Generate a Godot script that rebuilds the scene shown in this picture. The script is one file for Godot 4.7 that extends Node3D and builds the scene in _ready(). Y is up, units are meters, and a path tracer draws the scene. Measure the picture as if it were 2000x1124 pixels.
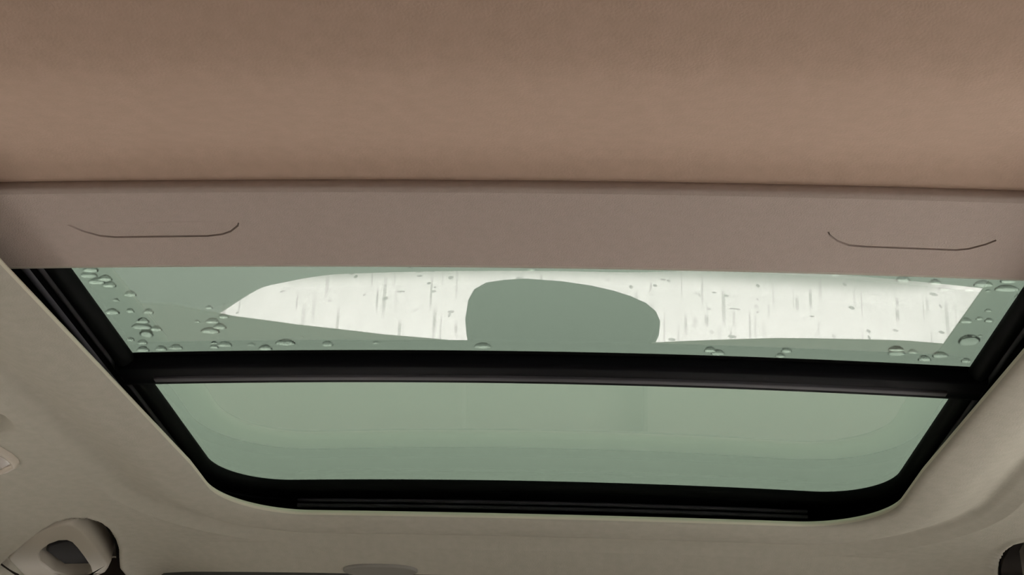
extends Node3D
# A car's sunroof seen from the rear seat, half covered by its sliding shade. Lengths in metres.
# at3(x, h, z): x across the car, h above the eye, z ahead of the eye; the eye is 1.15 m above the ground.

const EYE := 1.15
const MID := -0.035                       # the car's centre line
const CENTRE := Vector2(-0.035, 0.9)      # the middle of the roof opening (x, z)

class Shape:
	var v := PackedVector3Array()
	var n := PackedVector3Array()
	var i := PackedInt32Array()
	var uv := PackedVector2Array()

var M := {}
var angles := PackedFloat64Array()


func at3(x: float, h: float, z: float) -> Vector3:
	return Vector3(x, EYE + h, -z)


# ---------------------------------------------------------------- mesh helpers
func add_grid(s: Shape, rows: Array, closed: bool, ref: Vector3, away := false, uvs := false) -> void:
	# rows of equal length; normals point along ref, or away from the point ref
	var cols: int = rows[0].size()
	var first := s.v.size()
	var flat := PackedVector3Array()
	for r in rows:
		flat.append_array(r)
	var normal := PackedVector3Array()
	normal.resize(flat.size())
	var last := cols if closed else cols - 1
	for r in rows.size() - 1:
		for c in last:
			var a := r * cols + c
			var b := r * cols + (c + 1) % cols
			var d := a + cols
			var e := b + cols
			var f := (flat[e] - flat[a]).cross(flat[d] - flat[b])
			normal[a] += f
			normal[b] += f
			normal[d] += f
			normal[e] += f
	var total := 0.0
	for k in flat.size():
		total += normal[k].dot(flat[k] - ref if away else ref)
	var turn := total < 0.0
	for k in flat.size():
		normal[k] = normal[k].normalized() * (-1.0 if turn else 1.0)
		if normal[k] == Vector3.ZERO:
			normal[k] = Vector3.DOWN
	s.v.append_array(flat)
	s.n.append_array(normal)
	for r in rows.size():
		for c in cols:
			s.uv.append(Vector2(float(c) / (cols - 1), float(r) / (rows.size() - 1)))
	for r in rows.size() - 1:
		for c in last:
			var a := first + r * cols + c
			var b := first + r * cols + (c + 1) % cols
			if turn:
				s.i.append_array([a, b, b + cols, a, b + cols, a + cols])
			else:
				s.i.append_array([a, b + cols, b, a, a + cols, b + cols])


func add_cap(s: Shape, ring: PackedVector3Array, flat: PackedVector2Array, face: Vector3) -> void:
	var tri := Geometry2D.triangulate_polygon(flat)
	var first := s.v.size()
	for p in ring:
		s.v.append(p)
		s.n.append(face)
		s.uv.append(Vector2.ZERO)
	for k in range(0, tri.size(), 3):
		var a := tri[k]
		var b := tri[k + 1]
		var c := tri[k + 2]
		if (ring[b] - ring[a]).cross(ring[c] - ring[a]).dot(face) > 0:
			s.i.append_array([first + a, first + c, first + b])
		else:
			s.i.append_array([first + a, first + b, first + c])


func inset(poly: PackedVector2Array, by: float) -> PackedVector2Array:
	var out := PackedVector2Array()
	var sign_ := 1.0 if Geometry2D.is_polygon_clockwise(poly) else -1.0
	for k in poly.size():
		var a := poly[(k - 1 + poly.size()) % poly.size()]
		var b := poly[k]
		var c := poly[(k + 1) % poly.size()]
		var na := (b - a).normalized().orthogonal()
		var nb := (c - b).normalized().orthogonal()
		var m := (na + nb)
		m = m / maxf(m.length_squared() * 0.5, 0.4)
		out.append(b + m * by * sign_)
	if absf(area(out)) > absf(area(poly)) and by > 0:
		return inset(poly, -by)
	return out


func area(p: PackedVector2Array) -> float:
	var t := 0.0
	for k in p.size():
		t += p[k].cross(p[(k + 1) % p.size()])
	return t * 0.5


func add_slab(s: Shape, poly: PackedVector2Array, put: Callable, lo: float, hi: float, bevel: float) -> void:
	# a plate with rounded edges: put(point, w) places a point of the outline at the depth w
	var inner := inset(poly, bevel)
	var half := inset(poly, bevel * 0.3)
	var rows := []
	for step in [[inner, lo], [half, lo + bevel * 0.3], [poly, lo + bevel], [poly, hi - bevel], [half, hi - bevel * 0.3], [inner, hi]]:
		var row := PackedVector3Array()
		for p in step[0]:
			row.append(put.call(p, step[1]))
		rows.append(row)
	var mid := Vector3.ZERO
	for p in rows[2]:
		mid += p
	for p in rows[3]:
		mid += p
	mid /= 2.0 * poly.size()
	add_grid(s, rows, true, mid, true)
	var up: Vector3 = (rows[3][0] - rows[2][0]).normalized()
	add_cap(s, rows[0], inner, -up)
	add_cap(s, rows[5], inner, up)


func add_box(s: Shape, lo: Vector3, hi: Vector3) -> void:
	var x := PackedVector2Array([Vector2(lo.x, lo.z), Vector2(hi.x, lo.z), Vector2(hi.x, hi.z), Vector2(lo.x, hi.z)])
	add_slab(s, x, func(p, w): return at3(p.x, w, p.y), lo.y, hi.y, minf(0.004, (hi.y - lo.y) * 0.2))


func add_tube(s: Shape, path: PackedVector3Array, rad: float, sides := 8) -> void:
	var rows := []
	var keep := Vector3.UP
	for k in path.size():
		var t := (path[mini(k + 1, path.size() - 1)] - path[maxi(k - 1, 0)]).normalized()
		var a := t.cross(keep).normalized()
		if a.length() < 0.5:
			a = t.cross(Vector3.RIGHT).normalized()
		var b := a.cross(t).normalized()
		var row := PackedVector3Array()
		for j in sides:
			row.append(path[k] + (a * cos(TAU * j / sides) + b * sin(TAU * j / sides)) * rad)
		rows.append(row)
	var r0 := PackedVector3Array()
	var r1 := PackedVector3Array()
	r0.resize(sides)
	r1.resize(sides)
	r0.fill(path[0])
	r1.fill(path[path.size() - 1])
	rows.push_front(r0)
	rows.push_back(r1)
	add_grid(s, rows, true, path[path.size() / 2], true)


func mesh_of(s: Shape) -> ArrayMesh:
	var a := []
	a.resize(Mesh.ARRAY_MAX)
	a[Mesh.ARRAY_VERTEX] = s.v
	a[Mesh.ARRAY_NORMAL] = s.n
	a[Mesh.ARRAY_TEX_UV] = s.uv
	a[Mesh.ARRAY_INDEX] = s.i
	var m := ArrayMesh.new()
	m.add_surface_from_arrays(Mesh.PRIMITIVE_TRIANGLES, a)
	return m


func build(called: String, s: Shape, mat: Material, parent: Node = self) -> MeshInstance3D:
	var o := MeshInstance3D.new()
	o.name = called
	o.mesh = mesh_of(s)
	o.material_override = mat
	parent.add_child(o, true)
	return o


func thing(called: String, label: String, category: String, where := Vector3.ZERO, group := "") -> Node3D:
	var o := Node3D.new()
	o.name = called
	o.position = where
	add_child(o, true)
	return tag(o, label, category, group)


func tag(o: Node3D, label: String, category: String, group := "", kind := "") -> Node3D:
	o.set_meta("label", label)
	o.set_meta("category", category)
	if group:
		o.set_meta("group", group)
	if kind:
		o.set_meta("kind", kind)
	return o


func structure(called: String, s: Shape, mat: Material, label: String, category: String) -> Node3D:
	return tag(build(called, s, mat), label, category, "", "structure")


# ---------------------------------------------------------------- materials
func matt(rough: float, color: Color, spec := 0.5) -> StandardMaterial3D:
	var m := StandardMaterial3D.new()
	m.albedo_color = color
	m.roughness = rough
	m.metallic_specular = spec
	return m


func fabric(color: Color, weave: float, relief: float, mottle := 0.0) -> StandardMaterial3D:
	var m := matt(0.95, color, 0.3)
	var noise := FastNoiseLite.new()
	noise.seed = 7
	noise.frequency = 0.12
	noise.fractal_octaves = 3
	var t := NoiseTexture2D.new()
	t.width = 512
	t.height = 512
	t.seamless = true
	t.noise = noise
	m.uv1_triplanar = true
	m.uv1_world_triplanar = true
	m.uv1_scale = Vector3.ONE * weave
	m.heightmap_enabled = true
	m.heightmap_texture = t
	m.heightmap_scale = relief
	if mottle > 0:
		var soft := FastNoiseLite.new()
		soft.seed = 3
		soft.frequency = 0.02
		var d := NoiseTexture2D.new()
		d.width = 512
		d.height = 512
		d.seamless = true
		d.noise = soft
		var ramp := Gradient.new()
		ramp.set_color(0, Color(1.0 - mottle, 1.0 - mottle * 0.9, 1.0 - mottle * 1.1))
		ramp.set_color(1, Color(1, 1, 1))
		d.color_ramp = ramp
		m.albedo_texture = d
	m.rim_enabled = true
	m.rim = 0.15
	m.rim_tint = 0.5
	return m


func make_materials() -> void:
	M.lining = fabric(Color(0.72, 0.70, 0.655), 6.0, 0.018, 0.05)
	M.shade = fabric(Color(0.78, 0.675, 0.61), 6.0, 0.012, 0.05)
	M.shade_bar = fabric(Color(0.725, 0.665, 0.635), 9.0, 0.02, 0.03)
	M.beige = matt(0.55, Color(0.68, 0.65, 0.60))
	M.dark_beige = matt(0.6, Color(0.42, 0.39, 0.35))
	M.pale = matt(0.3, Color(0.80, 0.76, 0.71))
	M.lens = matt(0.15, Color(0.68, 0.64, 0.62))
	M.black = matt(0.55, Color(0.045, 0.045, 0.06), 0.2)
	M.rubber = matt(0.6, Color(0.04, 0.05, 0.045), 0.2)
	M.lit_lip = matt(0.8, Color(0.82, 0.80, 0.73), 0.3)  # paler than the lining: light on the lip put into the colour
	M.visor = matt(0.7, Color(0.84, 0.82, 0.77), 0.3)
	M.rib = matt(0.45, Color(0.31, 0.305, 0.325), 0.4)
	M.dash = matt(0.8, Color(0.30, 0.30, 0.28), 0.3)
	M.mirror = matt(0.7, Color(0.10, 0.10, 0.095), 0.3)
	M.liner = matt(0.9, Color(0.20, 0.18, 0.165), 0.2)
	M.door = matt(0.8, Color(0.72, 0.68, 0.63), 0.3)
	M.carpet = matt(1.0, Color(0.70, 0.64, 0.60), 0.2)
	M.paint = matt(0.35, Color(0.975, 0.935, 0.92))
	M.ground = matt(0.9, Color(0.76, 0.745, 0.72), 0.3)
	var g := StandardMaterial3D.new()     # solid green privacy glass
	g.refraction_enabled = true
	g.refraction_scale = 0.068
	g.transparency = BaseMaterial3D.TRANSPARENCY_ALPHA
	g.albedo_color = Color(GLASS_TINT.r, GLASS_TINT.g, GLASS_TINT.b, 0.0)
	g.roughness = 0.0
	M.tinted = g
	M.tinted_front = g.duplicate()        # tint lightened to offset the dimmer low sky behind it
	M.tinted_front.albedo_color = Color(0.336, 0.373, 0.324, 0.0)
	var w := StandardMaterial3D.new()
	w.refraction_enabled = true
	w.refraction_scale = 0.033
	w.transparency = BaseMaterial3D.TRANSPARENCY_ALPHA
	w.albedo_color = Color(1, 1, 1, 0.0)
	w.roughness = 0.0
	M.water = w
	var p := StandardMaterial3D.new()     # clear window pane
	p.transparency = BaseMaterial3D.TRANSPARENCY_ALPHA
	p.albedo_color = Color(0.9, 0.95, 0.92, 0.04)
	p.roughness = 0.0
	M.clear = p
	M.dark_pane = matt(0.1, Color(0.02, 0.025, 0.02))


const GLASS_TINT := Color(0.293, 0.325, 0.286)


# ---------------------------------------------------------------- outlines of the opening
func half_width_lip(z: float, left: bool) -> float:
	return (lerpf(0.447, 0.418, clampf((z - 0.85) / 0.45, -1.2, 1.0)) + MID) if left else (lerpf(0.366, 0.353, clampf((z - 0.97) / 0.3, -1.2, 1.0)) - MID)


func sdf(p: Vector2, which: int) -> float:
	# distance of (x, z) from the outline of the lining's lip (0) or of the glass (1)
	var left := p.x < MID
	var half: float
	var far: float
	var r: float
	if which == 0:
		half = half_width_lip(p.y, left)
		far = 1.468
		r = 0.10
	else:
		half = 0.401
		far = 1.493
		r = 0.085
	var near := 0.36
	var q := Vector2(absf(p.x - MID) - half, absf(p.y - (near + far) * 0.5) - (far - near) * 0.5) + Vector2(r, r)
	return Vector2(maxf(q.x, 0), maxf(q.y, 0)).length() + minf(maxf(q.x, q.y), 0) - r


func ring(which: int, off: float, height: Callable) -> PackedVector3Array:
	var row := PackedVector3Array()
	for a in angles:
		var d := Vector2(sin(a), cos(a))
		var lo := 0.1
		var hi := 1.2
		for k in 22:
			var mid := (lo + hi) * 0.5
			if sdf(CENTRE + d * mid, which) < off:
				lo = mid
			else:
				hi = mid
		var p := CENTRE + d * lo
		row.append(at3(p.x, height.call(p.x, p.y), p.y))
	return row


func crown(x: float) -> float:            # how far the roof's arch rises above its sides
	return 1.0 - pow((x - MID) / 0.40, 2.0)


func glass_under(x: float) -> float:
	return 0.510 + 0.0085 * crown(x)


func lip_height(x: float) -> float:
	return 0.4575 + 0.003 * crown(x)


func smooth(a: float, b: float, x: float) -> float:
	return smoothstep(a, b, x)


var cup := PackedVector2Array([Vector2(-0.80, 1.70), Vector2(-0.765, 1.632), Vector2(-0.727, 1.585), Vector2(-0.686, 1.538), Vector2(-0.655, 1.503), Vector2(-0.632, 1.481), Vector2(-0.61, 1.472), Vector2(-0.592, 1.476), Vector2(-0.582, 1.492), Vector2(-0.580, 1.52), Vector2(-0.586, 1.565), Vector2(-0.596, 1.609), Vector2(-0.607, 1.645), Vector2(-0.62, 1.69), Vector2(-0.63, 1.80), Vector2(-0.80, 1.80)])
const CUP_DEPTH := 0.055


func inside_cup(p: Vector2) -> float:     # how deep inside the outline of the left recess, negative outside
	var best := 1e9
	for k in cup.size():
		best = minf(best, p.distance_to(Geometry2D.get_closest_point_to_segment(p, cup[k], cup[(k + 1) % cup.size()])))
	return best if Geometry2D.is_point_in_polygon(p, cup) else -best


func lining_height(x: float, z: float) -> float:
	var d := absf(x - MID)
	var h := 0.4595 + 0.003 * maxf(crown(x), -1.0)
	h -= 0.45 * pow(maxf(0.0, d - 0.47), 2.0) + 1.4 * pow(maxf(0.0, d - 0.69), 2.0)
	h -= 0.3 * maxf(0.0, z - 1.585) * (1.0 - smooth(0.36, 0.545, d))
	var p := Vector2(x, z)
	if z > 1.42 and d > 0.5:
		var q := p if x < MID else Vector2(2 * MID - x, z)
		var k := inside_cup(q)
		h += CUP_DEPTH * smooth(-0.001, 0.006, k) - 0.0025 * smooth(-0.012, -0.003, k) * (1.0 - smooth(-0.003, 0.002, k))
	var dent := p.distance_to(Vector2(-0.590, 1.166))
	h += 0.045 * (1.0 - smooth(0.006, 0.026, dent))
	return h


func to_edge(d: Vector2, lo: Vector2, hi: Vector2) -> float:
	var t := 1e9
	if d.x > 1e-6: t = minf(t, (hi.x - CENTRE.x) / d.x)
	if d.x < -1e-6: t = minf(t, (lo.x - CENTRE.x) / d.x)
	if d.y > 1e-6: t = minf(t, (hi.y - CENTRE.y) / d.y)
	if d.y < -1e-6: t = minf(t, (lo.y - CENTRE.y) / d.y)
	return t


# ---------------------------------------------------------------- the scene
func _ready() -> void:
	var cam := Camera3D.new()
	cam.name = "camera"
	cam.keep_aspect = Camera3D.KEEP_HEIGHT
	cam.fov = rad_to_deg(2.0 * atan(562.0 / 2500.0))
	cam.near = 0.02
	cam.transform = Transform3D(Basis(Vector3(0.99843789, 0.03756104, -0.04136364), Vector3(-0.01397813, 0.88469553, 0.46595969), Vector3(0.05409616, -0.46465363, 0.88383857)), Vector3(0, EYE, 0))
	add_child(cam)
	cam.current = true

	var sky := ProceduralSkyMaterial.new()        # an even overcast, brighter overhead
	sky.sky_top_color = Color(1.0, 1.0, 1.0)
	sky.sky_horizon_color = Color(0.36, 0.372, 0.368)
	sky.sky_curve = 1.5
	sky.ground_horizon_color = Color(0.5, 0.5, 0.48)
	sky.ground_bottom_color = Color(0.45, 0.45, 0.43)
	var env := Environment.new()
	env.background_mode = Environment.BG_SKY
	env.sky = Sky.new()
	env.sky.sky_material = sky
	env.tonemap_mode = Environment.TONE_MAPPER_LINEAR
	env.tonemap_exposure = 13.5
	env.sdfgi_enabled = true
	env.ssao_enabled = true
	env.ssil_enabled = true
	var we := WorldEnvironment.new()
	we.name = "world_environment"
	we.environment = env
	add_child(we)

	make_materials()
	var a := -180.0
	while a < 179.99:                              # finer towards the corners and the two recesses ahead
		angles.append(deg_to_rad(a))
		var b := absf(a)
		a += 0.2 if a > -53 and a < -31 else 0.5 if b > 25 and b < 62 else 1.0 if b < 90 else 2.0
	shell()
	lining()
	black_frame()
	glass()
	crossbar()
	sunshade()
	fittings()
	front()
	drops()


func shell() -> void:
	var s := Shape.new()
	add_box(s, Vector3(-30, -1.25, -30), Vector3(30, -1.15, 30))
	structure("ground", s, M.ground, "grey concrete ground the car stands on", "ground")
	s = Shape.new()
	add_box(s, Vector3(-2.6, -1.15, -3.0), Vector3(-2.4, 1.0, 4.0))  # never in view; added to hold back light on the left
	structure("added_wall", s, M.dark_beige, "added dark wall out of view, cutting the light from the left of the car", "wall")
	s = Shape.new()
	add_box(s, Vector3(-0.84, -0.80, -1.1), Vector3(0.77, -0.74, 2.3))
	structure("floor", s, M.carpet, "beige carpeted floor of the car cabin", "floor")
	for side in [["wall_left", -0.865, -0.835], ["wall_right", 0.765, 0.795]]:
		s = Shape.new()
		var x0: float = side[1]
		var x1: float = side[2]
		var flare := -0.15 if x0 < 0 else 0.15
		add_box(s, Vector3(x0, -0.80, -1.1), Vector3(x1, -0.30, 2.38))
		add_box(s, Vector3(x0, 0.36, -1.1), Vector3(x1, 0.56, 1.78))
		for z in [[-1.1, 0.30], [0.66, 0.76], [1.42, 1.75]]:  # rear sides left closed to keep light out from behind
			add_box(s, Vector3(x0, -0.31, z[0]), Vector3(x1, 0.37, z[1]))
		add_slab(s, PackedVector2Array([Vector2(1.62, -0.31), Vector2(2.38, -0.31), Vector2(1.80, 0.40), Vector2(1.70, 0.40)]), func(p, w): return at3(w, p.y, p.x), x0 + flare, x1 + flare, 0.004)
		add_box(s, Vector3(minf(x0, x0 + flare), -0.80, 1.66), Vector3(maxf(x1, x1 + flare), 0.52, 1.70))
		structure(side[0], s, M.door, "beige car door panel with window openings, " + ("left" if x0 < 0 else "right") + " side of the cabin", "wall")
	var n := 1
	for x in [-0.85, 0.78]:
		for z in [[0.30, 0.66], [0.76, 1.42]]:
			s = Shape.new()
			add_box(s, Vector3(x - 0.002, -0.30, z[0]), Vector3(x + 0.002, 0.36, z[1]))
			structure("window_%d" % n, s, M.clear, "clear side window of the car, " + ["rear", "front"][(n - 1) % 2] + (" left" if x < 0 else " right"), "window")
			n += 1
	s = Shape.new()
	add_box(s, Vector3(-0.84, -0.80, -1.13), Vector3(0.77, -0.12, -1.09))
	add_box(s, Vector3(-0.84, 0.36, -1.13), Vector3(0.77, 0.56, -1.09))
	for x in [[-0.84, -0.68], [0.61, 0.77]]:
		add_box(s, Vector3(x[0], -0.13, -1.13), Vector3(x[1], 0.37, -1.09))  # unseen back of the cabin, given a dark colour to dim the rear
	structure("wall_back", s, M.mirror, "back wall of the car cabin round the rear window, darkened to cut light from behind", "wall")
	s = Shape.new()
	add_box(s, Vector3(-0.68, -0.12, -1.112), Vector3(0.61, 0.36, -1.108))  # opaque pane, shuts out the light from behind
	structure("window_5", s, M.dark_pane, "rear window of the car, unseen and made dark to cut light from behind", "window")
	# the painted roof over the lining, open where the glass is
	s = Shape.new()
	var rows := []
	var inner := [ring(1, 0.055, func(x, z): return 0.520 + 0.0085 * crown(x)), ring(1, 0.055, func(x, z): return 0.530 + 0.0085 * crown(x))]
	var outer := [PackedVector3Array(), PackedVector3Array()]
	for k in angles:
		var d := Vector2(sin(k), cos(k))
		var p := CENTRE + d * to_edge(d, Vector2(-0.87, -1.13), Vector2(0.80, 1.80))
		outer[0].append(at3(p.x, 0.505, p.y))
		outer[1].append(at3(p.x, 0.515, p.y))
	rows = [inner[0], outer[0], outer[0], outer[1], outer[1], inner[1], inner[1], inner[0]]
	add_grid(s, rows, true, Vector3.UP)
	structure("roof", s, M.paint, "white painted roof panel round the sunroof glass", "roof")


func lining() -> void:
	var s := Shape.new()
	var lip := func(dh: float) -> Callable: return func(x, z): return lip_height(x) + dh
	var rows := []
	var lit_lip := []
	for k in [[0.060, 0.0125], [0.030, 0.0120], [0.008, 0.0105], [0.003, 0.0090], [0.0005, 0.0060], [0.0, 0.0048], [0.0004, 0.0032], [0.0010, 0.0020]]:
		lit_lip.append(ring(0, k[0], lip.call(k[1])))
	for k in [[0.0006, 0.0022], [0.0010, 0.0016], [0.0018, 0.0004], [0.004, -0.0014], [0.009, -0.0030], [0.017, -0.0044], [0.027, -0.0054], [0.037, -0.0058], [0.046, -0.0052], [0.055, -0.0034], [0.064, -0.0005], [0.073, 0.0032], [0.081, 0.0064], [0.088, 0.0098], [0.093, 0.0110], [0.097, 0.0108], [0.101, 0.0094], [0.105, 0.0074], [0.110, 0.0058], [0.116, 0.0046]]:
		rows.append(ring(0, k[0], lip.call(k[1])))
	var start := ring(0, 0.125, func(_x, _z): return 0.0)
	var stop := PackedVector2Array()
	for k in angles:
		var d := Vector2(sin(k), cos(k))
		var ahead := 1.655
		var far := CENTRE
		for again in 6:                                      # the corners reach on past the recesses
			far = CENTRE + d * to_edge(d, Vector2(-0.835, -1.09), Vector2(0.765, ahead))
			var w := absf(far.x - MID)
			var drop := 1.0 - smooth(0.36, 0.545, w)
			var edge := 3.765 * (0.4595 + 0.4755 * drop) / (1.0 + 1.13 * drop)
			ahead = lerpf(edge, 1.83, smooth(0.535, 0.56, w)) if far.y > 1.3 else ahead
		stop.append(far)
	var steps := 150
	for j in steps + 1:
		var t := float(j) / steps
		var row := PackedVector3Array()
		for c in angles.size():
			var p := Vector2(start[c].x, -start[c].z).lerp(stop[c], t)
			row.append(at3(p.x, lining_height(p.x, p.y), p.y))
		rows.append(row)
	var edge: PackedVector3Array = rows[rows.size() - 1]
	var turned := PackedVector3Array()
	for p in edge:
		turned.append(p + Vector3(0, 0.03, 0))
	rows.append(edge)
	rows.append(turned)
	add_grid(s, rows, true, Vector3.DOWN)
	var top := structure("ceiling", s, M.lining, "beige fabric headliner with a raised rolled border round the sunroof opening", "headliner")
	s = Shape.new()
	add_grid(s, lit_lip, true, at3(MID, 0.45, 0.9) + Vector3(0, 0.2, 0))
	build("lit_lip_edge", s, M.lit_lip, top)  # bright edge of the opening, its light painted as a pale strip


func black_frame() -> void:
	var t := thing("sunroof_surround", "black plastic surround with ribs and guide rails lining the sunroof opening", "surround")
	var lip := func(dh: float) -> Callable: return func(x, z): return lip_height(x) + dh
	var und := func(dh: float) -> Callable: return func(x, z): return glass_under(x) + dh
	var s := Shape.new()
	var rows := [ring(0, 0.032, lip.call(0.013)), ring(0, 0.058, lip.call(0.014)), ring(0, 0.060, lip.call(0.014)), ring(0, 0.060, lip.call(0.020)), ring(1, 0.050, und.call(-0.010)), ring(1, 0.049, und.call(-0.008)), ring(1, 0.046, und.call(-0.0075)), ring(1, 0.014, und.call(-0.0075))]
	add_grid(s, rows, true, Vector3(MID, EYE + 0.3, -0.9), false)
	s = Shape.new()
	add_grid(s, rows, true, Vector3.DOWN)
	build("channel", s, M.black, t)
	s = Shape.new()
	rows = []
	for k in [[0.016, -0.0075], [0.014, -0.011], [0.009, -0.0125], [0.004, -0.011], [0.0, -0.007], [-0.001, -0.003], [0.0, -0.0002]]:
		rows.append(ring(1, k[0], und.call(k[1])))
	add_grid(s, rows, true, Vector3.DOWN)
	build("glass_seal", s, M.rubber, t)
	# ribs along the front wall
	for k in [[0.4895, 0.0026], [0.4965, 0.0024]]:
		s = Shape.new()
		var path := PackedVector3Array()
		for j in 41:
			var x := lerpf(-0.35, 0.28, j / 40.0)
			path.append(at3(x, k[0] + 0.005 * crown(x), 1.5275))
		add_tube(s, path, k[1], 10)
		build("rib", s, M.rib, t)
	# guide rails under the side overhangs
	for side in [-1.0, 1.0]:
		for k in [[0.4215, 0.0035, 0.35, 1.44], [0.4345, 0.0045, 0.35, 1.30]]:
			s = Shape.new()
			var path := PackedVector3Array()
			for j in 41:
				var z := lerpf(k[2], k[3], j / 40.0)
				path.append(at3(MID + side * k[0], 0.5035, z))
			add_tube(s, path, k[1], 10)
			build("guide_rail", s, M.rib, t)


func add_pane(s: Shape, z0: float, z1: float, rounded: bool) -> void:
	var poly := PackedVector2Array()
	var x0 := MID - 0.412
	var x1 := MID + 0.412
	var n := 40
	for j in n + 1:
		poly.append(Vector2(lerpf(x0, x1, float(j) / n), z0))
	if rounded:
		for j in range(0, 13):
			var b := PI * 0.5 * j / 12.0
			poly.append(Vector2(x1 - 0.09 + 0.09 * cos(b), z1 - 0.09 + 0.09 * sin(b)))
		for j in range(1, n):
			poly.append(Vector2(lerpf(x1 - 0.09, x0 + 0.09, float(j) / n), z1))
		for j in range(0, 13):
			var b := PI * 0.5 * (j / 12.0 + 1.0)
			poly.append(Vector2(x0 + 0.09 + 0.09 * cos(b), z1 - 0.09 + 0.09 * sin(b)))
	else:
		for j in n + 1:
			poly.append(Vector2(lerpf(x1, x0, float(j) / n), z1))
	# a grid keeps the arch smooth: rows run across the car
	var rows_lo := []
	var rows_hi := []
	var m := 24
	for r in m + 1:
		var z := lerpf(z0, z1, float(r) / m)
		var w := 0.412
		if rounded and z > z1 - 0.09:
			var q := (z - (z1 - 0.09)) / 0.09
			w = 0.412 - 0.09 + 0.09 * sqrt(maxf(0.0, 1.0 - q * q))
		var lo := PackedVector3Array()
		var hi := PackedVector3Array()
		for c in 81:
			var x := MID + lerpf(-w, w, c / 80.0)
			lo.append(at3(x, glass_under(x), z))
			hi.append(at3(x, glass_under(x) + 0.004, z))
		rows_lo.append(lo)
		rows_hi.append(hi)
	add_grid(s, rows_lo, false, Vector3.DOWN)
	add_grid(s, rows_hi, false, Vector3.UP)
	# the rim
	var lo_ring := PackedVector3Array()
	var hi_ring := PackedVector3Array()
	for c in 80:
		lo_ring.append(rows_lo[0][c])
		hi_ring.append(rows_hi[0][c])
	for r in m:
		lo_ring.append(rows_lo[r][80])
		hi_ring.append(rows_hi[r][80])
	for c in range(80, 0, -1):
		lo_ring.append(rows_lo[m][c])
		hi_ring.append(rows_hi[m][c])
	for r in range(m, 0, -1):
		lo_ring.append(rows_lo[r][0])
		hi_ring.append(rows_hi[r][0])
	add_grid(s, [lo_ring, hi_ring], true, at3(MID, 0.51, (z0 + z1) * 0.5), true)


func glass() -> void:
	var s := Shape.new()
	add_pane(s, 0.34, 1.139, false)
	tag(build("sunroof_glass", s, M.tinted), "green tinted sunroof pane between shade and crossbar, wet with raindrops and reflecting the windscreen", "glass")
	s = Shape.new()
	add_pane(s, 1.143, 1.507, true)
	tag(build("sunroof_glass", s, M.tinted_front), "dry green tinted sunroof pane with rounded corners beyond the black crossbar", "glass")


func sweep_across(s: Shape, profile: Array, x0: float, x1: float, arch: float, closed := true) -> void:
	# profile points (z, h), swept across the car and bent with its arch
	var rows := []
	var mid := Vector2.ZERO
	for p in profile:
		mid += p / profile.size()
	for p in profile:
		var row := PackedVector3Array()
		for j in 61:
			var x := lerpf(x0, x1, j / 60.0)
			row.append(at3(x, p.y + arch * crown(x), p.x))
		rows.append(row)
	if closed:
		rows.append(rows[0])
	add_grid(s, rows, false, at3((x0 + x1) * 0.5, mid.y + arch * crown((x0 + x1) * 0.5), mid.x), true)
	if closed:
		for e in [0, 60]:
			var ringed := PackedVector3Array()
			for k in profile.size():
				ringed.append(rows[k][e])
			add_cap(s, ringed, PackedVector2Array(profile), Vector3.LEFT if e == 0 else Vector3.RIGHT)


func crossbar() -> void:
	var t := thing("crossbar", "black crossbar with a grey ridge between the two sunroof panes", "crossbar")
	var s := Shape.new()
	sweep_across(s, [Vector2(1.1215, 0.5095), Vector2(1.1215, 0.500), Vector2(1.123, 0.4965), Vector2(1.126, 0.495), Vector2(1.141, 0.4945), Vector2(1.1425, 0.4955), Vector2(1.153, 0.4955), Vector2(1.1545, 0.4945), Vector2(1.160, 0.4945), Vector2(1.1625, 0.496), Vector2(1.163, 0.499), Vector2(1.163, 0.5095)], MID - 0.418, MID + 0.418, 0.0085)
	build("bar", s, M.black, t)
	s = Shape.new()
	sweep_across(s, [Vector2(1.1435, 0.497), Vector2(1.1435, 0.4935), Vector2(1.1445, 0.4925), Vector2(1.1505, 0.4925), Vector2(1.152, 0.4935), Vector2(1.152, 0.497)], MID - 0.385, MID + 0.385, 0.0085)
	build("ridge", s, M.rib, t)
	s = Shape.new()
	sweep_across(s, [Vector2(1.1215, 0.5085), Vector2(1.1185, 0.5085), Vector2(1.117, 0.5092), Vector2(1.117, 0.5098), Vector2(1.1215, 0.5098)], MID - 0.401, MID + 0.401, 0.0085)
	build("sealing_lip", s, M.rubber, t)


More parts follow.
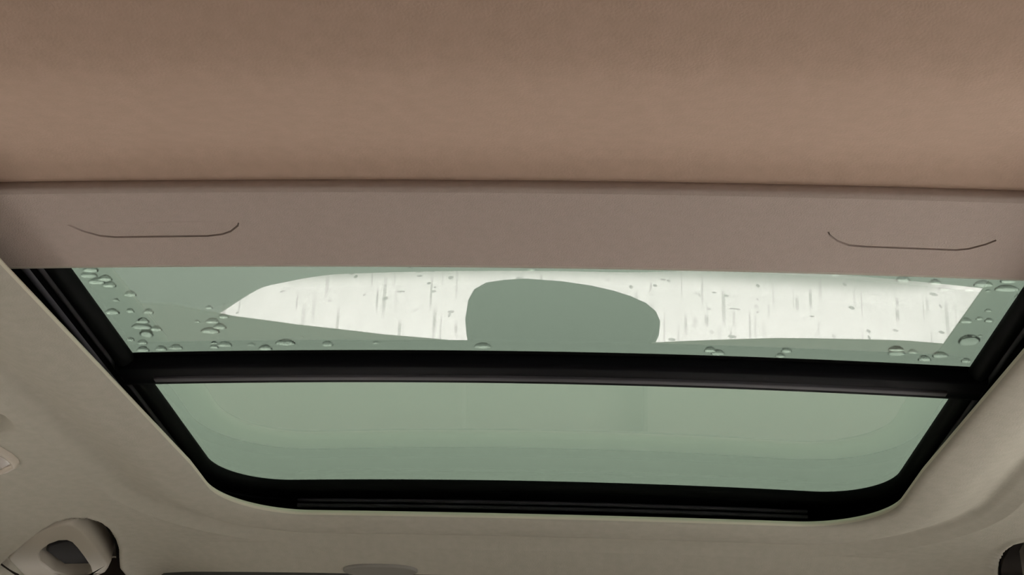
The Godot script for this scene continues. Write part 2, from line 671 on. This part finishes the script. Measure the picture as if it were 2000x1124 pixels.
func sunshade() -> void:
	var t := thing("sunshade", "brown fabric sliding sunshade drawn half across the sunroof", "sunshade")
	var s := Shape.new()
	var prof := []
	for k in [[0.40, 0.4850], [0.46, 0.4800], [0.52, 0.4730], [0.55, 0.4690], [0.57, 0.4664], [0.585, 0.4648], [0.60, 0.4638], [0.612, 0.4638], [0.622, 0.4648], [0.634, 0.4672], [0.648, 0.4706], [0.665, 0.4752], [0.685, 0.4812], [0.705, 0.4872], [0.722, 0.4924], [0.735, 0.4960], [0.746, 0.4980], [0.756, 0.4988], [0.766, 0.4984], [0.777, 0.4970], [0.7875, 0.4950], [0.7875, 0.5010], [0.757, 0.5020], [0.72, 0.4965], [0.66, 0.4780], [0.61, 0.4670], [0.57, 0.4695], [0.52, 0.4760], [0.40, 0.4880]]:
		prof.append(Vector2(k[0], k[1]))
	sweep_across(s, prof, MID - 0.402, MID + 0.37, 0.006)
	build("fabric_panel", s, M.shade, t)
	# the front bar, with two finger grips hollowed out of it
	var outlines := [
		[Vector2(-0.397, 0.8365), Vector2(-0.390, 0.8335), Vector2(-0.265, 0.8325), Vector2(-0.2625, 0.8350), Vector2(-0.264, 0.8400), Vector2(-0.272, 0.8490), Vector2(-0.280, 0.8535), Vector2(-0.292, 0.8560), Vector2(-0.365, 0.8568), Vector2(-0.377, 0.8545), Vector2(-0.388, 0.8470)],
		[Vector2(0.1835, 0.8390), Vector2(0.187, 0.8365), Vector2(0.300, 0.8400), Vector2(0.308, 0.8420), Vector2(0.3095, 0.8445), Vector2(0.304, 0.8510), Vector2(0.293, 0.8590), Vector2(0.284, 0.8615), Vector2(0.215, 0.8605), Vector2(0.203, 0.8590), Vector2(0.193, 0.8530), Vector2(0.186, 0.8450)]]
	s = Shape.new()
	sweep_across(s, [Vector2(0.791, 0.4875), Vector2(0.788, 0.4885), Vector2(0.786, 0.4905), Vector2(0.786, 0.4995), Vector2(0.9045, 0.4995), Vector2(0.9045, 0.4905), Vector2(0.9035, 0.4885), Vector2(0.901, 0.4875)], MID - 0.47, MID + 0.47, 0.006, false)
	var xs := [MID - 0.47, MID + 0.47]
	for j in 400:
		xs.append(MID - 0.47 + 0.94 * j / 400.0)
	for poly in outlines:
		for q in poly:
			xs.append(q.x)
	xs.sort()
	var strips := [PackedVector3Array(), PackedVector3Array(), PackedVector3Array(), PackedVector3Array()]
	for x in xs:
		var cut := Vector2(0.85, 0.85)
		for poly in outlines:
			var span := across(poly, x)
			if span.x <= span.y:
				cut = span
		var h: float = 0.4875 + 0.006 * crown(x)
		strips[0].append(at3(x, h, 0.791))
		strips[1].append(at3(x, h, cut.x))
		strips[2].append(at3(x, h, cut.y))
		strips[3].append(at3(x, h, 0.901))
	add_grid(s, [strips[0], strips[1]], false, Vector3.DOWN)
	add_grid(s, [strips[2], strips[3]], false, Vector3.DOWN)
	for poly in outlines:
		var low := PackedVector3Array()
		var high := PackedVector3Array()
		for q in poly:
			low.append(at3(q.x, 0.4875 + 0.006 * crown(q.x), q.y))
			high.append(at3(q.x, 0.4915 + 0.006 * crown(q.x), q.y))
		add_grid(s, [low, high], true, low[0].lerp(low[poly.size() / 2], 0.5), true)
		add_cap(s, high, PackedVector2Array(poly), Vector3.DOWN)
	build("front_bar", s, M.shade_bar, t)
	for poly in outlines:
		var g := Shape.new()
		add_slab(g, inset(PackedVector2Array(poly), 0.0008), func(p, w): return at3(p.x, w + 0.006 * crown(p.x), p.y - 0.0007), 0.4879, 0.4912, 0.0006)
		build("finger_grip", g, M.shade_bar, t)
	s = Shape.new()
	sweep_across(s, [Vector2(0.9045, 0.4890), Vector2(0.9075, 0.4890), Vector2(0.9085, 0.4905), Vector2(0.9085, 0.4940), Vector2(0.9045, 0.4940)], MID - 0.47, MID + 0.47, 0.006)
	build("edge_trim", s, M.beige, t)


func across(poly: Array, x: float) -> Vector2:    # nearest and farthest z of an outline at x
	var lo := 1e9
	var hi := -1e9
	for k in poly.size():
		var p: Vector2 = poly[k]
		var q: Vector2 = poly[(k + 1) % poly.size()]
		if minf(p.x, q.x) <= x and x <= maxf(p.x, q.x) and p.x != q.x:
			var z := lerpf(p.y, q.y, (x - p.x) / (q.x - p.x))
			lo = minf(lo, z)
			hi = maxf(hi, z)
	return Vector2(lo, hi)


func fittings() -> void:
	var flat := func(p: Vector2, w: float) -> Vector3: return at3(p.x, w, p.y)
	# the hinge bracket in the left recess, and its twin on the right
	for side in 2:
		var fold := func(p: Vector2, w: float) -> Vector3: return at3(p.x if side == 0 else 2 * MID + 0.022 - p.x, w, p.y)
		var t := thing("hinge_bracket", ["beige hinge bracket with a dark square socket in the oval recess at lower left", "beige bracket end just showing in the dark recess at lower right corner"][side], "bracket")
		var outer := PackedVector2Array([Vector2(-0.712, 1.562), Vector2(-0.690, 1.534), Vector2(-0.655, 1.500), Vector2(-0.628, 1.481), Vector2(-0.613, 1.478), Vector2(-0.606, 1.486), Vector2(-0.604, 1.510), Vector2(-0.608, 1.560), Vector2(-0.614, 1.610), Vector2(-0.622, 1.660), Vector2(-0.640, 1.700), Vector2(-0.68, 1.745), Vector2(-0.77, 1.745), Vector2(-0.757, 1.64)])
		var hole := PackedVector2Array([Vector2(-0.704, 1.618), Vector2(-0.692, 1.596), Vector2(-0.670, 1.566), Vector2(-0.650, 1.548), Vector2(-0.641, 1.546), Vector2(-0.638, 1.553), Vector2(-0.640, 1.580), Vector2(-0.645, 1.620), Vector2(-0.652, 1.665), Vector2(-0.662, 1.702), Vector2(-0.680, 1.720), Vector2(-0.702, 1.722), Vector2(-0.716, 1.706), Vector2(-0.716, 1.655)])
		var s := Shape.new()
		var rows := []
		for k in [[outer, 0.0, 0.495], [outer, 0.0, 0.452], [outer, 0.003, 0.446], [outer, 0.006, 0.4445], [hole, -0.0025, 0.4445], [hole, -0.001, 0.4455], [hole, 0.0, 0.448], [hole, 0.0, 0.448], [hole, 0.0, 0.480], [hole, 0.0, 0.480], [hole, 0.012, 0.480]]:
			var row := PackedVector3Array()
			for p in inset(k[0], k[1]) if k[1] != 0.0 else k[0]:
				row.append(fold.call(p, k[2]))
			rows.append(row)
		add_grid(s, rows, true, Vector3.DOWN)
		build("bracket_frame", s, M.beige, t)
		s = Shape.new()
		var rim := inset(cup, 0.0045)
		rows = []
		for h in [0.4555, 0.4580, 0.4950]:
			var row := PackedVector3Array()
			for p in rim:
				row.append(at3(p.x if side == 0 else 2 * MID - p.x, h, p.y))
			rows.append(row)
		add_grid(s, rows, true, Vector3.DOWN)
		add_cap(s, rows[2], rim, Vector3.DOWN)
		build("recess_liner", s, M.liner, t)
		s = Shape.new()
		add_slab(s, PackedVector2Array([Vector2(-0.706, 1.642), Vector2(-0.694, 1.616), Vector2(-0.664, 1.592), Vector2(-0.652, 1.594), Vector2(-0.653, 1.660), Vector2(-0.666, 1.700), Vector2(-0.704, 1.706)]), fold, 0.457, 0.490, 0.003)
		build("socket_block", s, matt(0.75, Color(0.16, 0.155, 0.16), 0.2), t)
	# the pale pointed fitting at the left edge
	var t := thing("interior_lamp", "small pale pointed fitting with a bright rim on the left headliner", "lamp")
	var leaf := PackedVector2Array([Vector2(-0.601, 1.286), Vector2(-0.597, 1.270), Vector2(-0.597, 1.255), Vector2(-0.601, 1.232), Vector2(-0.615, 1.205), Vector2(-0.64, 1.190), Vector2(-0.67, 1.195), Vector2(-0.69, 1.23), Vector2(-0.69, 1.28), Vector2(-0.67, 1.31), Vector2(-0.645, 1.318), Vector2(-0.62, 1.305)])
	var s := Shape.new()
	var rows := []
	for k in [[0.0, 0.462], [0.0, 0.452], [0.002, 0.4475], [0.005, 0.4465], [0.008, 0.4475], [0.0095, 0.451], [0.010, 0.456]]:
		var row := PackedVector3Array()
		for p in inset(leaf, k[0]) if k[0] > 0 else leaf:
			row.append(flat.call(p, k[1]))
		rows.append(row)
	add_grid(s, rows, true, Vector3.DOWN)
	build("rim", s, M.pale, t)
	s = Shape.new()
	add_slab(s, inset(leaf, 0.0085), flat, 0.450, 0.457, 0.0015)
	build("lens", s, M.lens, t)
	# the oval plate at the front edge of the lining
	s = Shape.new()
	var oval := PackedVector2Array()
	for j in 40:
		var b := TAU * j / 40.0
		oval.append(Vector2(-0.257 + 0.049 * signf(cos(b)) * pow(absf(cos(b)), 0.75), 1.642 + 0.0125 * sin(b)))
	add_slab(s, oval, func(p, w): return at3(p.x, lining_height(p.x, p.y) + w, p.y), -0.0035, 0.004, 0.0015)
	tag(build("oval_cover", s, matt(0.7, Color(0.56, 0.55, 0.53))), "flat grey oval cover at the front edge of the headliner", "cover")


func panel(s: Shape, pts: Array, z: float, lean: float, thick: float, bevel: float) -> void:
	# an upright plate: points (x, h), leaning forward as it rises
	add_slab(s, PackedVector2Array(pts), func(p, w): return at3(p.x, p.y, z + w + (p.y - 0.4) * lean), 0.0, thick, bevel)


func front() -> void:
	var s := Shape.new()
	add_box(s, Vector3(-0.60, 0.36, 1.745), Vector3(0.53, 0.52, 1.785))
	add_box(s, Vector3(-1.0, 0.36, 1.86), Vector3(-0.58, 0.52, 1.89))
	add_box(s, Vector3(0.51, 0.36, 1.86), Vector3(0.93, 0.52, 1.89))
	structure("trim_1", s, M.dash, "dark header rail above the windscreen", "trim")
	# windscreen
	var t := thing("windscreen", "dusty rain-streaked windscreen whose reflection shows white in the sunroof glass", "windscreen")
	t.set_meta("kind", "structure")
	s = Shape.new()
	var quad := func(lift: float) -> Array:
		var rows := []
		for k in [[-0.25, 2.345], [0.42, 1.775]]:
			rows.append(PackedVector3Array([at3(-1.0, k[0], k[1] + lift), at3(0.93, k[0], k[1] + lift)]))
		return rows
	add_grid(s, quad.call(0.0), false, Vector3(0, 1, -1))
	build("pane", s, M.clear, t)
	s = Shape.new()
	add_grid(s, quad.call(-0.004), false, Vector3(0, -1, 1))
	build("dirt_film", s, dirt(), t)
	# dashboard
	s = Shape.new()
	var rows := []
	for k in [[1.45, -0.62, 0.0], [1.45, -0.30, 0.0], [1.48, -0.24, 0.0], [1.56, -0.215, 0.0], [1.9, -0.215, 0.3], [2.18, -0.192, 0.9], [2.25, -0.184, 1.0], [2.29, -0.21, 1.0], [2.29, -0.62, 0.0]]:
		var row := PackedVector3Array()
		for j in 161:
			var x := lerpf(-0.98, 0.91, j / 160.0)
			row.append(at3(x, k[1] + k[2] * (0.03 * smooth(0.42, 0.66, MID - x) + 0.09 * smooth(0.555, 0.745, MID - x) - 0.022 * smooth(0.08, 0.4, x - MID)), k[0]))
		rows.append(row)
	add_grid(s, rows, false, at3(0, -0.4, 1.9), true)
	structure("dashboard", s, M.dash, "dark dashboard below the windscreen", "dashboard")
	# visors
	s = Shape.new()
	panel(s, [Vector2(-0.79, 0.395), Vector2(-0.80, 0.38), Vector2(-0.80, 0.12), Vector2(-0.60, 0.142), Vector2(-0.503, 0.170), Vector2(-0.408, 0.190), Vector2(-0.283, 0.211), Vector2(-0.180, 0.223), Vector2(-0.162, 0.232), Vector2(-0.160, 0.40), Vector2(-0.175, 0.408)], 1.715, 0.02, 0.018, 0.006)
	tag(build("sun_visor", s, M.visor), "pale sun visor folded down in front of the windscreen, left of the mirror", "visor")
	s = Shape.new()
	panel(s, [Vector2(0.088, 0.40), Vector2(0.086, 0.228), Vector2(0.10, 0.221), Vector2(0.273, 0.203), Vector2(0.45, 0.190), Vector2(0.70, 0.184), Vector2(0.72, 0.20), Vector2(0.72, 0.385), Vector2(0.70, 0.398), Vector2(0.11, 0.408)], 1.715, 0.02, 0.018, 0.006)
	tag(build("sun_visor", s, M.visor), "pale sun visor folded down in front of the windscreen, right of the mirror", "visor")
	# mirror
	var m := thing("rear_view_mirror", "dark rear-view mirror hanging between the visors, an oval silhouette in the sunroof glass", "mirror")
	var face := [Vector2(-0.168, 0.200), Vector2(-0.171, 0.175), Vector2(-0.168, 0.142), Vector2(-0.160, 0.124), Vector2(-0.143, 0.113), Vector2(-0.115, 0.108), Vector2(-0.084, 0.106), Vector2(-0.03, 0.110), Vector2(0.011, 0.116), Vector2(0.045, 0.124), Vector2(0.069, 0.132), Vector2(0.092, 0.143), Vector2(0.106, 0.156), Vector2(0.112, 0.172), Vector2(0.111, 0.187), Vector2(0.104, 0.205), Vector2(0.098, 0.218), Vector2(-0.164, 0.218)]
	s = Shape.new()
	panel(s, face, 1.75, 0.05, 0.03, 0.006)
	build("housing", s, M.mirror, m)
	s = Shape.new()
	var inner := Array(inset(PackedVector2Array(face), 0.006))
	panel(s, inner, 1.747, 0.05, 0.006, 0.001)
	build("mirror_glass", s, matt(0.2, Color(0.10, 0.105, 0.10)), m)
	s = Shape.new()
	panel(s, [Vector2(-0.163, 0.21), Vector2(0.097, 0.21), Vector2(0.13, 0.24), Vector2(0.14, 0.42), Vector2(-0.21, 0.42), Vector2(-0.20, 0.24)], 1.752, 0.05, 0.03, 0.004)
	build("mount", s, M.visor, m)
	# the white bonnet beyond
	s = Shape.new()
	rows = []
	for k in [[2.36, -0.60], [2.36, -0.255], [2.42, -0.24], [2.6, -0.245], [2.9, -0.265], [3.2, -0.30], [3.36, -0.37], [3.42, -0.50], [3.43, -0.75], [3.35, -0.95]]:
		var row := PackedVector3Array()
		for j in 49:
			var q := lerpf(-1.0, 1.0, j / 48.0)
			var e := pow(absf(q), 8.0)
			row.append(at3(MID + 0.98 * q, maxf(k[1] - 0.30 * e, -0.95), k[0]))
		rows.append(row)
	add_grid(s, rows, false, at3(0, -0.6, 2.8), true)
	structure("bonnet", s, M.paint, "white car bonnet beyond the windscreen", "bonnet")


func dirt() -> StandardMaterial3D:
	# dust runs and dried drops on the windscreen: a film that is thin where it is clean
	var rng := RandomNumberGenerator.new()
	rng.seed = 11
	var w := 1536
	var h := 384
	var im := Image.create(w, h, false, Image.FORMAT_RGBA8)
	var film := PackedFloat32Array()
	film.resize(w)
	var n := FastNoiseLite.new()
	n.seed = 5
	n.frequency = 0.02
	n.fractal_octaves = 4
	for x in w:
		film[x] = 0.05 + 0.07 * maxf(0.0, n.get_noise_1d(x)) + 0.05 * maxf(0.0, n.get_noise_1d(x * 4.0 + 900.0))
	for y in h:
		for x in w:
			im.set_pixel(x, y, Color(0.62, 0.58, 0.53, film[x] * (0.75 + 0.5 * n.get_noise_2d(x * 0.6, y * 0.25))))
	for k in 330:
		var x0 := rng.randi_range(4, w - 8)
		var y0 := rng.randi_range(0, h - 60)
		var len := rng.randi_range(20, 110)
		var wide := rng.randi_range(1, 5)
		var a := rng.randf_range(0.15, 0.5)
		var tone := Color(0.55, 0.52, 0.47) if rng.randf() < 0.7 else Color(0.66, 0.52, 0.50)
		for y in range(y0, mini(y0 + len, h)):
			var fan := (1.0 - 0.24 * float(y) / h) / (1.0 - 0.24 * float(y0) / h)      # blown outwards from the middle
			var shift := int((x0 - 0.52 * w) * (fan - 1.0))
			var soft := sin(PI * float(y - y0 + 1) / (len + 2))
			for x in range(maxi(x0 + shift, 0), clampi(x0 + shift + wide, 0, w)):
				im.set_pixel(x, y, Color(tone.r, tone.g, tone.b, a * soft * rng.randf_range(0.8, 1.0)))
	for k in 260:
		var cx := rng.randi_range(6, w - 7)
		var cy := rng.randi_range(6, h - 7)
		var rx := rng.randi_range(2, 6)
		var ry := rng.randi_range(2, 4)
		var a := rng.randf_range(0.2, 0.6)
		for y in range(-ry, ry + 1):
			for x in range(-rx, rx + 1):
				if Vector2(float(x) / rx, float(y) / ry).length() <= 1.0 and cy + y >= 0 and cy + y < h:
					im.set_pixel(cx + x, cy + y, Color(0.36, 0.36, 0.31, a))
	var m := matt(0.9, Color.WHITE, 0.1)
	m.transparency = BaseMaterial3D.TRANSPARENCY_ALPHA
	m.albedo_texture = ImageTexture.create_from_image(im)
	m.backlight_enabled = true
	m.backlight = Color(0.45, 0.45, 0.43)
	return m


func drops() -> void:
	var sets := {
		"along the wet pane's left edge": ["raindrops at the left edge of the rear pane", [[-0.433, 0.947, 13.2], [-0.420, 0.943, 7.9], [-0.423, 0.954, 14.1], [-0.428, 0.964, 16.1], [-0.416, 0.971, 13.4], [-0.425, 0.976, 15.3], [-0.416, 0.983, 12.7], [-0.403, 1.001, 11.9], [-0.419, 1.011, 6.5], [-0.430, 1.035, 14.1], [-0.413, 1.033, 8.5], [-0.397, 1.036, 10.4], [-0.408, 1.055, 13.4], [-0.412, 1.066, 19.3], [-0.400, 1.072, 11.6], [-0.431, 1.093, 7.9], [-0.422, 1.101, 10.9], [-0.426, 1.117, 13.0], [-0.408, 1.116, 12.0], [-0.393, 1.114, 14.0]]],
		"left of the mirror's silhouette": ["raindrops left of the mirror's reflection", [[-0.339, 1.029, 7.5], [-0.330, 1.048, 10.4], [-0.343, 1.058, 13.4], [-0.339, 1.070, 13.5], [-0.350, 1.078, 18.4], [-0.357, 1.057, 5.7], [-0.353, 1.104, 6.9], [-0.344, 1.109, 14.9], [-0.355, 1.113, 9.0], [-0.318, 1.109, 7.9], [-0.306, 1.118, 14.0], [-0.284, 1.106, 19.8], [-0.244, 1.110, 11.9], [-0.232, 0.955, 3.5], [-0.146, 0.956, 3.5], [-0.265, 1.092, 3.4], [-0.196, 1.106, 6.9]]],
		"along the middle of the crossbar": ["raindrops along the middle of the crossbar", [[-0.094, 1.113, 17.2], [0.123, 1.111, 11.7], [0.131, 1.117, 13.7], [0.194, 1.106, 10.6], [0.190, 1.118, 9.8]]],
		"close to the shade's edge": ["dark drops by the shade's edge", [[-0.297, 0.952, 4.8], [-0.043, 0.957, 8.7], [0.212, 0.953, 8.1]]],
		"along the wet pane's right edge": ["raindrops at the right edge of the rear pane", [[0.269, 0.958, 12.0], [0.296, 0.961, 11.2], [0.306, 0.971, 9.5], [0.326, 0.970, 9.5], [0.335, 0.960, 16.3], [0.353, 0.952, 13.6], [0.356, 0.966, 20.6], [0.342, 0.970, 4.3], [0.369, 0.977, 6.9], [0.352, 1.006, 6.2], [0.349, 1.022, 6.3], [0.358, 1.025, 8.1], [0.339, 1.029, 11.8], [0.359, 1.055, 3.7], [0.293, 1.093, 15.2], [0.295, 1.101, 16.3], [0.309, 1.097, 9.5], [0.323, 1.111, 12.5], [0.335, 1.101, 15.3], [0.361, 1.110, 9.6]]],
		"round fat raindrop in the cluster at the pane's lower left": ["", [[-0.412, 1.081, 13.5]]],
		"large tall raindrop with a dark upper half at the pane's lower right": ["", [[0.352, 1.066, 19.5]]],
	}
	var dome := Shape.new()
	var rows := []
	for k in [[0.0, 0.0], [0.97, 0.0], [0.97, 0.0], [1.0, 0.06], [0.96, 0.20], [0.86, 0.38], [0.70, 0.56], [0.50, 0.71], [0.26, 0.81], [0.08, 0.845], [0.0, 0.85]]:
		var row := PackedVector3Array()
		for j in 20:
			var b := TAU * j / 20.0
			row.append(Vector3(cos(b) * k[0], k[1], sin(b) * k[0]))
		rows.append(row)
	add_grid(dome, rows, true, Vector3(0, 0.3, 0), true)
	var first := MeshInstance3D.new()
	first.mesh = mesh_of(dome)
	first.material_override = M.water
	var rng := RandomNumberGenerator.new()
	rng.seed = 4
	var order := ["first", "second", "third", "fourth", "fifth", "sixth", "seventh", "eighth", "ninth", "tenth", "eleventh", "twelfth", "thirteenth", "fourteenth", "fifteenth", "sixteenth", "seventeenth", "eighteenth", "nineteenth", "last"]
	for place in sets:
		var list: Array = sets[place][1]
		list.sort_custom(func(p, q): return p[1] < q[1])
		for k in list.size():
			var d: Array = list[k]
			var o := first.duplicate()
			o.name = "raindrop"
			add_child(o, true)
			var lone: bool = sets[place][0] == ""
			var size := "tiny" if d[2] < 7.0 else "small" if d[2] < 11.0 else "middling" if d[2] < 15.0 else "wide"
			tag(o, place if lone else "%s raindrop, %s down from the shade of those %s" % [size, order[k], place], "raindrop", sets[place][0])
			var r: float = d[2] * 0.0005
			o.position = at3(d[0], glass_under(d[0]) + 0.0043, d[1])
			o.scale = Vector3(r, minf(r, 0.006) * (1.1 if lone else 1.0), r * (1.0 if lone else rng.randf_range(0.28, 0.55)))
	first.free()
